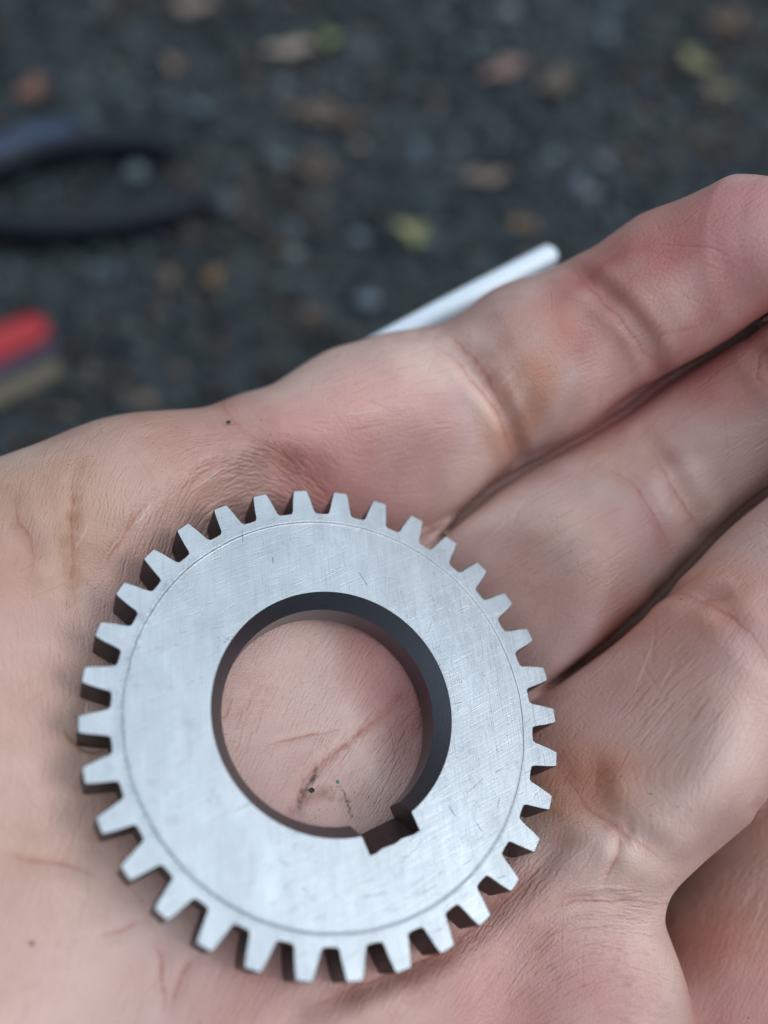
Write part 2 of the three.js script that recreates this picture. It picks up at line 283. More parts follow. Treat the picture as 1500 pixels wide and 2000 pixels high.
function skinMaps() {
  const S = SKIN.px, mm = S / SKIN.size, r = rng(5);
  const col = noiseCanvas(512, (i, j) => { const a = fbm(i / 26, j / 26, 2, 4) - 0.5, b = fbm(i / 60 + 9, j / 60, 5, 3) - 0.5, c = fbm(i / 7, j / 7, 8, 3) - 0.5; return [190 + 15 * a + 13 * c, 154 + 26 * a - 16 * b + 17 * c, 143 + 24 * a - 14 * b + 17 * c]; });
  const C = canvasOf(S), cx = C.getContext('2d'), B = canvasOf(S), bx = B.getContext('2d');
  cx.drawImage(col, 0, 0, S, S);
  { // the net of tiny cells that all skin has: pale cells between dark furrows
    const im = bx.createImageData(S, S), cell = 5, W = 480, jx = new Float32Array(W * W), jy = new Float32Array(W * W);
    for (let i = 0; i < W * W; i++) { jx[i] = r(); jy[i] = r(); }
    for (let y = 0; y < S; y++) for (let x = 0; x < S; x++) {
      const u = x / cell + 1.2 * Math.sin(y / 31) + 20, v = y / cell + 1.2 * Math.sin(x / 37) + 20, X = Math.floor(u), Y = Math.floor(v); let a = 9, b = 9;
      for (let j = -1; j < 2; j++) for (let i = -1; i < 2; i++) { const k = (Y + j) * W + X + i, dx = X + i + jx[k] - u, dy = Y + j + jy[k] - v, d = dx * dx + dy * dy; if (d < a) { b = a; a = d; } else if (d < b) b = d; }
      const e = Math.min(1, (Math.sqrt(b) - Math.sqrt(a)) * 2.4), g = 126 + 28 * e, o = (y * S + x) * 4; im.data[o] = im.data[o + 1] = im.data[o + 2] = g; im.data[o + 3] = 255;
    }
    bx.putImageData(im, 0, 0);
  }
  const pink = '205,105,105', red = '170,60,50', tan = '170,130,90', pale = '232,200,182', orange = '190,110,75';
  const blot = (px, py, rad, rgb, a) => { if (rgb !== tan && rgb !== pale) a *= 0.55; const [x, y] = onTex(px, py), R = rad * mm, g = cx.createRadialGradient(x, y, 0, x, y, R); g.addColorStop(0, `rgba(${rgb},${a})`); g.addColorStop(0.5, `rgba(${rgb},${Math.min(0.5, a * 1.5)})`); g.addColorStop(1, `rgba(${rgb},0)`); cx.fillStyle = g; cx.fillRect(x - R, y - R, 2 * R, 2 * R); };

  for (const q of [[720, 900, 13, pink, 0.3], [640, 860, 9, pink, 0.25], [1010, 790, 5, orange, 0.5], [1060, 650, 6, orange, 0.28], [1170, 580, 7, red, 0.35], [1390, 540, 12, pink, 0.26], [1440, 480, 8, '215,110,130', 0.16], [1150, 480, 7, red, 0.26], [1250, 460, 8, red, 0.2], [1300, 620, 6, pink, 0.3],
    [1120, 1100, 9, orange, 0.14], [1290, 1000, 6, pink, 0.2], [1220, 880, 6, orange, 0.2], [1480, 700, 6, red, 0.3], [1060, 1520, 8, orange, 0.3], [1160, 1540, 6, orange, 0.35], [1190, 1400, 9, orange, 0.12], [1370, 1165, 6, orange, 0.35], [800, 1290, 9, '120,45,45', 0.5], [830, 1400, 9, '115,55,50', 0.45], [745, 1220, 7, red, 0.2],
    [950, 1850, 12, red, 0.14], [1050, 1920, 10, pink, 0.14], [1230, 1930, 8, pink, 0.12], [620, 1980, 14, red, 0.16], [1420, 1700, 14, orange, 0.3], [1380, 1950, 12, red, 0.3], [60, 1030, 12, tan, 0.2], [250, 900, 14, tan, 0.1], [380, 850, 12, tan, 0.08], [130, 1500, 16, tan, 0.14], [560, 880, 9, '150,95,85', 0.12], [480, 930, 12, '165,95,90', 0.2],
    [980, 780, 3, pale, 0.5], [960, 740, 3, pale, 0.4], [1240, 670, 5, pale, 0.45], [1180, 590, 4, pale, 0.2], [870, 700, 6, pale, 0.35], [700, 720, 12, pale, 0.25], [1320, 960, 4, pale, 0.4], [1360, 1010, 4, pale, 0.3], [1270, 1620, 7, pale, 0.35], [1300, 1820, 8, pale, 0.3], [1150, 1680, 9, pale, 0.2], [1420, 1420, 9, pale, 0.25], [60, 1400, 15, pale, 0.2], [80, 1850, 14, pale, 0.2], [620, 1330, 10, pale, 0.15], [900, 1000, 6, pale, 0.2]]) blot(...q);
  const line = (ctx, pts, w, style) => { ctx.strokeStyle = style; ctx.lineWidth = w; ctx.lineCap = ctx.lineJoin = 'round'; ctx.beginPath(); pts.forEach(([x, y], i) => (i ? ctx.lineTo(x, y) : ctx.moveTo(x, y))); ctx.stroke(); };
  const fade = (ctx, t, w, rgb, a) => { for (let i = 0; i + 1 < t.length; i++) { const k = Math.sin(Math.PI * (i + 0.5) / (t.length - 1)), j = 0.6 + 0.8 * vnoise(t[i][0] / 9, t[i][1] / 9, 3); ctx.lineCap = 'butt'; ctx.strokeStyle = `rgba(${rgb},${a * k * j})`; ctx.lineWidth = w * (0.4 + 0.6 * k); ctx.beginPath(); ctx.moveTo(...t[i]); ctx.lineTo(...t[i + 1]); ctx.stroke(); } };
  for (const c of CREASES) { const t = c.pts.map(skinUV); fade(cx, t, 1.3 * mm * c.w, '172,95,80', 0.10); fade(cx, t, 0.5 * mm * c.w, '160,85,70', 0.16); fade(cx, t, 0.15 * mm, '120,65,54', 0.19); fade(bx, t, 0.5 * mm, '40,40,40', 0.2); fade(bx, t, 0.22 * mm, '10,10,10', 0.38); }
  const tex = (pts) => pts.map((q) => onTex(...q));
  const rub = (w, rgb, a, pts) => { const sp = new THREE.SplineCurve(tex(pts).map((q) => new THREE.Vector2(...q))), W = w * mm, t = sp.getPoints(Math.ceil(clamp(sp.getLength() / (W * 0.45), 30, 200))); t.forEach((q, i) => { const k = Math.sin(Math.PI * (i + 0.5) / t.length); for (let n = 0; n < 2; n++) { const x = q.x + (r() + r() - 1) * W, y = q.y + (r() + r() - 1) * W, R = W * (0.3 + 0.9 * r()), g = cx.createRadialGradient(x, y, 0, x, y, R); g.addColorStop(0, `rgba(${rgb},${a * 3.2 * k * (0.4 + r())})`); g.addColorStop(1, `rgba(${rgb},0)`); cx.fillStyle = g; cx.fillRect(x - R, y - R, 2 * R, 2 * R); } }); };
  rub(1.5, '115,85,55', 0.03, [[10, 930], [28, 970], [38, 1030], [62, 1100], [66, 1170]]); rub(1.2, '135,92,55', 0.06, [[160, 880], [142, 1000], [137, 1110], [150, 1220]]); rub(1.5, '150,95,60', 0.035, [[1085, 1480], [1098, 1580], [1100, 1660]]); rub(0.5, '150,90,68', 0.06, [[790, 1370], [740, 1404], [692, 1443], [640, 1485], [590, 1545]]); rub(2.6, '115,62,50', 0.07, [[1095, 1650], [950, 1795], [750, 1905], [600, 1975]]); rub(2.5, '110,65,55', 0.03, [[440, 880], [540, 900], [620, 950]]); rub(1.8, '165,105,75', 0.03, [[1160, 1490], [1166, 1540], [1180, 1580]]);
  const stroke = (x, y, len, turn, w, dark, a, tint) => { const pts = [[x, y]]; let t = flowAt(x, y) + turn, d = r() < 0.5 ? 1 : -1; for (let s = 0; s < len; s += 5) { let q = flowAt(x, y) + turn; if (Math.cos(q - t) < 0) q += Math.PI; t = q + (r() - 0.5) * 0.25; x += 5 * Math.cos(t) * d; y += 5 * Math.sin(t) * d; pts.push([x, y]); } line(bx, pts, w, `rgba(${dark},${dark},${dark},${a})`); if (tint) line(cx, pts, w * 1.1, tint); };
  for (let i = 0; i < 46000; i++) stroke(r() * S, r() * S, 6 + 20 * r(), (r() - 0.5) * 0.7, 1 + 0.9 * r(), r() < 0.6 ? 20 : 245, 0.05 + 0.16 * r());
  for (let i = 0; i < 34000; i++) stroke(r() * S, r() * S, 6 + 16 * r(), (r() < 0.5 ? 1 : -1) * (0.7 + 0.6 * r()), 0.9 + 0.7 * r(), r() < 0.6 ? 20 : 245, 0.05 + 0.16 * r());
  for (let i = 0; i < 3000; i++) stroke(r() * S, r() * S, 14 + 50 * r() * r(), (r() - 0.5) * 0.35, 1.1 + 1.1 * r(), 20, 0.1 + 0.2 * r(), r() < 0.6 ? 'rgba(150,85,70,0.05)' : 'rgba(235,205,195,0.06)');
  for (let i = 0; i < 500; i++) stroke(r() * S, r() * S, 25 + 70 * r(), (r() < 0.5 ? 1 : -1) * (0.6 + 0.7 * r()), 1.2 + r(), 20, 0.1 + 0.25 * r(), 'rgba(150,85,70,0.06)');
  for (const [px, py, w, n] of [[480, 920, 150, 70], [330, 1040, 120, 60], [1000, 1830, 170, 90], [1180, 1800, 120, 60], [700, 1480, 110, 60], [460, 1400, 80, 40], [720, 760, 170, 50], [1330, 1400, 140, 50], [1100, 1080, 150, 40], [420, 1960, 200, 60]])
    for (let i = 0; i < n; i++) { const [x, y] = onTex(px + (r() - 0.5) * w * 1.6, py + (r() - 0.5) * w); stroke(x, y, 20 + 55 * r() * r(), (r() - 0.5) * 0.25, 1.1 + 1.3 * r(), 10, 0.15 + 0.25 * r(), r() < 0.55 ? 'rgba(140,80,65,0.08)' : 'rgba(240,215,205,0.10)'); }
  // ridges: runs of parallel furrows, each with its bright crest beside it
  const ridges = (px, py, w, h, n, len, gap, a) => { for (let i = 0; i < n; i++) { let [x, y] = onTex(px + (r() - 0.5) * w, py + (r() - 0.5) * h); const m = 2 + Math.floor(5 * r()), L = len * (0.5 + r()); for (let k = 0; k < m; k++) { const t = flowAt(x, y); let u = x, v = y, q = t; const pts = []; for (let s = 0; s < L * (0.7 + 0.5 * r()); s += 5) { pts.push([u, v]); let e = flowAt(u, v); if (Math.cos(e - q) < 0) e += Math.PI; q = e + (r() - 0.5) * 0.7; u += 5 * Math.cos(q); v += 5 * Math.sin(q); } if (pts.length > 1) { line(bx, pts, 1.7 + r(), `rgba(10,10,10,${a * 0.45 * (0.3 + 1.4 * r())})`); line(bx, pts.map(([c, d]) => [c - Math.sin(t) * gap * 0.5, d + Math.cos(t) * gap * 0.5]), 1.5 + r(), `rgba(255,255,255,${a * 0.35 * (0.5 + r())})`); } x += -Math.sin(t) * gap * (0.8 + 0.4 * r()) + (r() - 0.5) * 8; y += Math.cos(t) * gap * (0.8 + 0.4 * r()) + (r() - 0.5) * 8; } } };
  ridges(1020, 1840, 380, 300, 150, 46, 6.5, 0.26); ridges(1200, 1880, 230, 260, 70, 46, 6.5, 0.22); ridges(640, 1960, 500, 90, 60, 40, 6.5, 0.24); ridges(480, 930, 300, 160, 90, 42, 6, 0.28); ridges(310, 1040, 260, 160, 70, 40, 6, 0.26); ridges(640, 1420, 420, 400, 160, 36, 6, 0.2); ridges(90, 1250, 200, 600, 70, 42, 7, 0.16); ridges(120, 1800, 300, 380, 70, 42, 7, 0.16);
  ridges(1300, 1420, 320, 360, 110, 44, 6.5, 0.16); ridges(1120, 1060, 300, 260, 80, 44, 6.5, 0.12); ridges(720, 800, 320, 240, 90, 50, 7, 0.12); ridges(1100, 690, 260, 200, 60, 40, 7, 0.12); ridges(1400, 500, 200, 200, 80, 34, 5, 0.12); ridges(1430, 1800, 150, 380, 50, 46, 7, 0.18);
  for (const [a, b] of [[[305, 965], [240, 1052]], [[175, 1005], [135, 1095]], [[250, 1015], [200, 1095]], [[450, 900], [368, 962]], [[1475, 1695], [1435, 1800]], [[1500, 1710], [1455, 1850]], [[1280, 1230], [1225, 1385]], [[1010, 985], [930, 1075]], [[1330, 1250], [1255, 1400]], [[700, 740], [590, 760]], [[760, 800], [640, 812]], [[330, 1900], [270, 1960]], [[1170, 1620], [1090, 1700]]]) { const t = []; for (let i = 0; i <= 14; i++) t.push(onTex(lerp(a[0], b[0], i / 14) + 6 * Math.sin(i / 4) + 5 * (r() - 0.5), lerp(a[1], b[1], i / 14) + 5 * (r() - 0.5))); fade(cx, t, 2.2, '226,205,196', 0.34); fade(bx, t, 2.8, '255,255,255', 0.25); }
  for (let i = 0; i < 160; i++) { cx.fillStyle = `rgba(50,30,25,${0.25 + 0.4 * r()})`; const s = 0.7 + 1.3 * r() * r(); cx.beginPath(); cx.ellipse(r() * S, r() * S, s, s * 0.7, r() * 3, 0, 7); cx.fill(); }
  // dirt rubbed into the lines under the bore and near the web of the thumb
  rub(0.35, '55,32,26', 0.13, [[618, 1490], [612, 1520], [592, 1550], [583, 1585]]); rub(0.22, '60,36,30', 0.11, [[664, 1535], [678, 1565], [688, 1600]]); rub(0.9, '110,70,55', 0.05, [[560, 1590], [610, 1555], [690, 1560]]);
  for (let i = 0; i < 90; i++) { const [x, y] = i < 34 ? onTex(640 + 150 * (r() - 0.3), 1570 + 70 * (r() - 0.5)) : onTex(440 + 260 * (r() - 0.5), 870 + 110 * (r() - 0.5)); cx.fillStyle = `rgba(60,35,30,${0.15 + 0.35 * r()})`; cx.beginPath(); cx.ellipse(x, y, 0.7 + r() * 1.6, 0.5 + 0.5 * r(), r() * 3, 0, 7); cx.fill(); }
  const map = new THREE.CanvasTexture(C), bump = new THREE.CanvasTexture(B); map.colorSpace = THREE.SRGBColorSpace;
  for (const t of [map, bump]) { t.wrapS = t.wrapT = THREE.ClampToEdgeWrapping; t.magFilter = THREE.LinearFilter; }
  return { map, bumpMap: bump };
}
const skinMat = new THREE.MeshPhysicalMaterial({ ...skinMaps(), bumpScale: 0.0003, roughness: 0.44, specularIntensity: 1.05 });
const hand = place(mesh('hand', makeSkin(), skinMat));
tag(hand, 'open bare hand, palm up with fingers slightly curled, holding the steel gear', 'hand');

// ---------------------------------------------------------------- the gear
const gear = place(new THREE.Group()); gear.name = numbered('gear'); scene.add(gear);
tag(gear, 'round bright steel spur gear with keyed bore lying on the open palm', 'gear');
const TEETH = 33, RT = 26.25, RR = 23.2, PHASE = 92 * Math.PI / 180, STEP = 2 * Math.PI / TEETH;
function steelMaps() {
  const S = 2048, r = rng(21), px = S / 56, pos = (x, y) => [(x / 56 + 0.5) * S, (0.5 - y / 56) * S];
  const C = canvasOf(S), c = C.getContext('2d'), B = canvasOf(S), b = B.getContext('2d'), R = canvasOf(S), q = R.getContext('2d');
  c.drawImage(noiseCanvas(256, (i, j) => { const k = 186 + 28 * (fbm(i / 18, j / 40, 3, 4) - 0.5) + 16 * (fbm(i / 4, j / 9, 6, 3) - 0.5); return [k * 0.97, k, k * 1.015]; }), 0, 0, S, S);
  b.fillStyle = 'rgb(128,128,128)'; b.fillRect(0, 0, S, S);
  q.drawImage(noiseCanvas(256, (i, j) => { const k = 96 + 50 * (fbm(i / 22, j / 50, 13, 4) - 0.5); return [k, k, k]; }), 0, 0, S, S);
  const line = (x, y, t, len, w, v, a, v2) => { const dx = Math.cos(t) * len, dy = Math.sin(t) * len, bend = (r() - 0.5) * len * 0.04; for (const [ctx, s] of [[b, v], [c, v2]]) { if (s === undefined) continue; ctx.strokeStyle = `rgba(${s},${s},${s},${ctx === b ? a : a * 0.55})`; ctx.lineWidth = w; ctx.beginPath(); ctx.moveTo(x, y); ctx.quadraticCurveTo(x + dx / 2 - bend * Math.sin(t), y + dy / 2 + bend * Math.cos(t), x + dx, y + dy); ctx.stroke(); } };
  for (let i = 0; i < 15000; i++) line(r() * S, r() * S, 1.62 + (r() - 0.5) * 0.07, 40 + 260 * r(), 0.8 + r(), r() < 0.5 ? 40 : 215, 0.06 + 0.14 * r(), r() < 0.5 ? 150 : 240);
  for (let i = 0; i < 9000; i++) line(r() * S, r() * S, -0.36 + (r() - 0.5) * 0.12, 30 + 160 * r(), 0.8 + 0.9 * r(), r() < 0.6 ? 40 : 215, 0.06 + 0.16 * r(), r() < 0.6 ? 145 : 240);
  for (let i = 0; i < 380; i++) line(r() * S, r() * S, -0.36 + (r() - 0.5) * 0.5, 20 + 130 * r() * r(), 1 + 1.2 * r(), 10, 0.25 + 0.3 * r(), 90);
  for (let i = 0; i < 60; i++) line(r() * S, r() * S, r() * 6.28, 15 + 60 * r(), 1 + 1.2 * r(), 10, 0.3 + 0.3 * r(), 80);
  for (let i = 0; i < 46; i++) { const d = 11.4 + 2.2 * i / 46 + 0.02 * r(); b.strokeStyle = `rgba(${r() < 0.5 ? '0,0,0' : '255,255,255'},${0.04 + 0.2 * r() * r()})`; b.lineWidth = 0.7 + 0.6 * r(); b.beginPath(); b.arc(S / 2, S / 2, d * px, 0, 7); b.stroke(); }
  const dot = (x, y, s, g, a) => { c.fillStyle = `rgba(${g},${a})`; c.beginPath(); c.ellipse(x, y, s, s * (0.4 + 0.5 * r()), -0.4 + r(), 0, 7); c.fill(); };
  for (let i = 0; i < 1500; i++) { const near = r() < 0.6, a = near ? (r() - 0.45) * 1.7 : r() * 6.28, d = 14 + 8.5 * r(); dot(...pos(d * Math.cos(a), d * Math.sin(a)), 0.8 + 2.6 * r() * r(), '60,68,76', 0.15 + 0.35 * r()); }
  for (let i = 0; i < 50; i++) { const a = r() * 6.28, d = 14 + 12 * r(), [x, y] = pos(d * Math.cos(a), d * Math.sin(a)); for (let k = 0; k < 16; k++) dot(x + (r() - 0.5) * 60, y + (r() - 0.5) * 34, 4 + 9 * r(), '95,108,120', 0.035); }
  // grime that has collected along the left of the scribed ring and in some tooth roots
  for (let i = 0; i < 2600; i++) { const a = 2.2 + 2.0 * r() + (r() - 0.5), d = 22.1 + (r() + r() - 1) * 0.55; dot(...pos(d * Math.cos(a), d * Math.sin(a)), 2 + 5 * r(), '70,84,92', 0.05); }
  for (let i = 0; i < 500; i++) { const a = 0.8 + 0.9 * r(), d = 22.1 + (r() + r() - 1) * 0.4; dot(...pos(d * Math.cos(a), d * Math.sin(a)), 2 + 4 * r(), '80,90,90', 0.05); }
  for (let k = 0; k < 33; k++) { const a = PHASE - (k + 0.5) * STEP; for (let i = 0; i < 26; i++) { const e = a + (r() - 0.5) * 0.09, d = 22.6 + 0.7 * r() - 0.3; dot(...pos(d * Math.cos(e), d * Math.sin(e)), 2 + 5 * r(), '90,104,112', 0.06 * (Math.cos(a - 3) > -0.2 ? 1 : 0.3)); } }
  for (const [x, y, n, g] of [[-10.8, 8.2, 30, '25,28,32'], [-14, 4, 8, '90,30,30'], [17.6, -16.6, 60, '60,66,74']]) for (let k = 0; k < n; k++) { const [u, v] = pos(x + (r() - 0.5) * 2.4, y + (r() - 0.5) * 0.9); dot(u, v, 1 + 2.2 * r(), g, 0.4); }
  const t = [C, B, R].map((k) => { const m = new THREE.CanvasTexture(k); m.magFilter = THREE.LinearFilter; return m; }); t[0].colorSpace = THREE.SRGBColorSpace;
  return { map: t[0], bumpMap: t[1], roughnessMap: t[2] };
}
const steelTex = steelMaps();
const steel = new THREE.MeshPhysicalMaterial({ ...steelTex, bumpScale: 0.00012, metalness: 1, roughness: 1 });
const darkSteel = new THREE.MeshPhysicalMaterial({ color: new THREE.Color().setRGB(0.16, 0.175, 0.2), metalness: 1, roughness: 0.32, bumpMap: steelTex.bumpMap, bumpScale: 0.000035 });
const oxide = new THREE.MeshPhysicalMaterial({ color: new THREE.Color().setRGB(0.055, 0.034, 0.036), metalness: 0.4, roughness: 0.45 });
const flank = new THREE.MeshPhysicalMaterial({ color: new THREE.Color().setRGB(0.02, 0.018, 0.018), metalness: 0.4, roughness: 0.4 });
{
  const BORE = 11.9, BEV = 13.33, BD = 2.04, KA = -72.75 * Math.PI / 180, KH = 3.03, KR = 15.0;
  const rot = (x, y) => [x * Math.cos(KA) - y * Math.sin(KA), x * Math.sin(KA) + y * Math.cos(KA)];
  // outline of a keyed circle, starting at the key's first corner; xs is the radius of the round part
  const keyed = (r) => { const pts = [], a0 = Math.asin(KH / r); const M = 180; for (let i = 0; i <= M; i++) { const a = KA + a0 + (2 * Math.PI - 2 * a0) * i / M; pts.push([r * Math.cos(a), r * Math.sin(a)]); } pts.push(rot(KR, -KH)); for (let i = 1; i < 8; i++) pts.push(rot(KR + 0.1 * Math.sin(i * 2.1), -KH + 2 * KH * i / 8)); pts.push(rot(KR, KH)); return pts; };
  // face as a polar strip between the keyed hole and the root outline
  const rootPts = [];
  for (let k = 0; k < TEETH; k++) { const c = PHASE - k * STEP, hw = 3.62 * Math.PI / 180; for (const t of [1, 0.5, 0, -0.5, -1]) rootPts.push([c + hw * t, RR]); for (const t of [1, 2, 3]) { const a0 = c - hw, a1 = c - STEP + hw; rootPts.push([lerp(a0, a1, t / 4), RR - (t === 2 ? 0.06 : 0.04)]); } }
  const rootXY = rootPts.map(([a, r]) => [r * Math.cos(a), r * Math.sin(a)]);
  const tri = [], P = [];
  const faceGeo = (z, inner, flip) => {
    const s = new THREE.Shape(rootXY.map((q) => new THREE.Vector2(...q))); s.holes.push(new THREE.Path(inner.map((q) => new THREE.Vector2(...q))));
    const g = new THREE.ShapeGeometry(s); g.translate(0, 0, z);
    if (flip) { const ix = g.index.array; for (let i = 0; i < ix.length; i += 3) { const t = ix[i]; ix[i] = ix[i + 1]; ix[i + 1] = t; } const nn = g.attributes.normal; for (let i = 0; i < nn.count; i++) nn.setXYZ(i, 0, 0, -1); }
    return g;
  };
  const wall = (A, za, B, zb, smooth = true, close = true) => {       // strip between two outlines
    const p = [], n = A.length, m = close ? n : n - 1;
    for (let i = 0; i < m; i++) { const j = (i + 1) % n, a = [...A[i], za], b = [...A[j], za], c = [...B[j], zb], d = [...B[i], zb]; p.push(...a, ...b, ...c, ...a, ...c, ...d); }
    const g = new THREE.BufferGeometry(); g.setAttribute('position', new THREE.BufferAttribute(Float32Array.from(p), 3)); g.computeVertexNormals();
    g.setAttribute('uv', new THREE.BufferAttribute(new Float32Array(p.length / 3 * 2), 2));
    return g;
  };
  const fin = (list, two) => { const flat = list.map((q) => (q.index ? q.toNonIndexed() : q)), g = mergeGeometries(flat); if (two) { const n0 = flat[0].attributes.position.count + flat[1].attributes.position.count; g.addGroup(0, n0, 0); g.addGroup(n0, g.attributes.position.count - n0, 1); } const p = g.attributes.position, uv = g.attributes.uv; for (let i = 0; i < p.count; i++) { uv.setXY(i, p.getX(i) / 56 + 0.5, p.getY(i) / 56 + 0.5); } g.scale(MM, MM, MM); return g; };
  const kBev = keyed(BEV), kBore = keyed(BORE), bevN = 181;
  const gapWalls = []; for (let k = 0; k < TEETH; k++) { const i0 = k * 8 + 4, idx = [0, 1, 2, 3, 4].map((t) => (i0 + t) % rootXY.length); const A = idx.map((i) => rootXY[i]); gapWalls.push(wall(A, THICK - 0.03, A, 0, true, false)); }
  const circle = (rad, wob = 0, n = 240) => Array.from({ length: n }, (_, i) => { const a = i / n * 2 * Math.PI, q = rad + wob * (fbm(Math.cos(a) * 9 + 20, Math.sin(a) * 9 + 20, rad, 3) - 0.5); return [q * Math.cos(a), q * Math.sin(a)]; });
  const g0 = circle(21.8, 0.1), gr = circle(21.95, 0.16), g1 = circle(22.12, 0.14), g2 = circle(22.3, 0.22);
  const annulus = (outer, inner, z) => { const sh = new THREE.Shape(outer.map((w) => new THREE.Vector2(...w))); sh.holes.push(new THREE.Path(inner.map((w) => new THREE.Vector2(...w)))); return new THREE.ShapeGeometry(sh).translate(0, 0, z); };
  mesh('gear_face', fin([annulus(g0, kBev, THICK), annulus(rootXY, g2, THICK - 0.03), faceGeo(0, [...kBore.slice(0, bevN), ...kBore.slice(bevN).map((q) => { const sx = -q[0] * Math.sin(KA) + q[1] * Math.cos(KA); return [12.75 * Math.cos(KA) - sx * Math.sin(KA), 12.75 * Math.sin(KA) + sx * Math.cos(KA)]; })], true)]), steel, gear);
  mesh('scribed_ring', fin([wall(gr, THICK + 0.035, g0, THICK), wall(g1, THICK - 0.06, gr, THICK + 0.035), wall(g2, THICK - 0.03, g1, THICK - 0.06)]), steel, gear);
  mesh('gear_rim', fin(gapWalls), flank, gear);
  mesh('bevel', fin([wall(kBev.slice(0, bevN), THICK, kBore.slice(0, bevN), THICK - BD, true, false)]), darkSteel, gear);
  mesh('bore', fin([wall(kBore.slice(0, bevN), THICK - BD, kBore.slice(0, bevN), 0, true, false)]), darkSteel, gear);
  const kb = [kBev[bevN - 1], ...kBev.slice(bevN), kBev[0]], back = kBore.slice(bevN).map((q) => { const e = q[0] * Math.cos(KA) + q[1] * Math.sin(KA), f = (12.75 / e); const sx = -q[0] * Math.sin(KA) + q[1] * Math.cos(KA); return [12.75 * Math.cos(KA) - sx * Math.sin(KA), 12.75 * Math.sin(KA) + sx * Math.cos(KA)]; });
  const kMid = [kBore[bevN - 1], ...kb.slice(1, -1), kBore[0]], kBack = [kBore[bevN - 1], ...back, kBore[0]];
  mesh('keyway', fin([wall(kMid, THICK - BD, kBack, 0, false, false), wall(kb, THICK, kMid, THICK - BD, false, false)]), oxide, gear);
  for (let k = 0; k < TEETH; k++) {
    const c = PHASE - k * STEP, hw = 3.62 * Math.PI / 180, side = (s) => { const out = []; for (const [r, w] of [[RR, 1.465], [RR + 0.25, 1.36], [24.3, 1.24], [25.2, 1.08], [26.05, 0.86], [RT, 0.76]]) { const a = r === RR ? s * hw : s * w / r; out.push([r * Math.cos(c + a), r * Math.sin(c + a)]); } return out; };
    const L = side(1), Rr = side(-1), line = [...L, [RT * Math.cos(c), RT * Math.sin(c)], ...Rr.reverse()];
    const base = [0.5, 0, -0.5].map((t) => [RR * Math.cos(c + hw * t), RR * Math.sin(c + hw * t)]).reverse();
    const s = new THREE.Shape([...line, ...base].map((q) => new THREE.Vector2(...q)).reverse()), top = new THREE.ShapeGeometry(s).translate(0, 0, THICK - 0.03), bot = new THREE.ShapeGeometry(s);
    { const ix = bot.index.array; for (let i = 0; i < ix.length; i += 3) { const t = ix[i]; ix[i] = ix[i + 1]; ix[i + 1] = t; } const nn = bot.attributes.normal; for (let i = 0; i < nn.count; i++) nn.setXYZ(i, 0, 0, -1); }
    const mid = [24.4 * Math.cos(c), 24.4 * Math.sin(c)], inset = line.map((q, i) => { const e = i === 0 || i === line.length - 1 ? 0 : 0.07 + 0.05 * vnoise(q[0] * 3 + 50, q[1] * 3 + 50, 2), dx = mid[0] - q[0], dy = mid[1] - q[1], l = Math.hypot(dx, dy); return [q[0] + dx / l * e, q[1] + dy / l * e]; });
    top.dispose(); const face = new THREE.ShapeGeometry(new THREE.Shape([...inset, ...base].map((q) => new THREE.Vector2(...q)).reverse())).translate(0, 0, THICK - 0.03);
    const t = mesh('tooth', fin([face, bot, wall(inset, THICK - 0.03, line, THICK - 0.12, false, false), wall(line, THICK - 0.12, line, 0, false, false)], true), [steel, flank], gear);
    t.name = k ? 'tooth_' + String(k).padStart(3, '0') : 'tooth';
  }
}

// ---------------------------------------------------------------- things lying on the ground behind the hand
const mat = (r, g, b, rough = 0.6, o = {}) => new THREE.MeshPhysicalMaterial({ color: new THREE.Color().setRGB(r, g, b), roughness: rough, ...o });
const spanAt = (px, py, pixels) => { const a = onGround(px, py); return a.distanceTo(camera.position) * ray(px, py).length() ** -1 * pixels / F; };
const GY = 0.003;
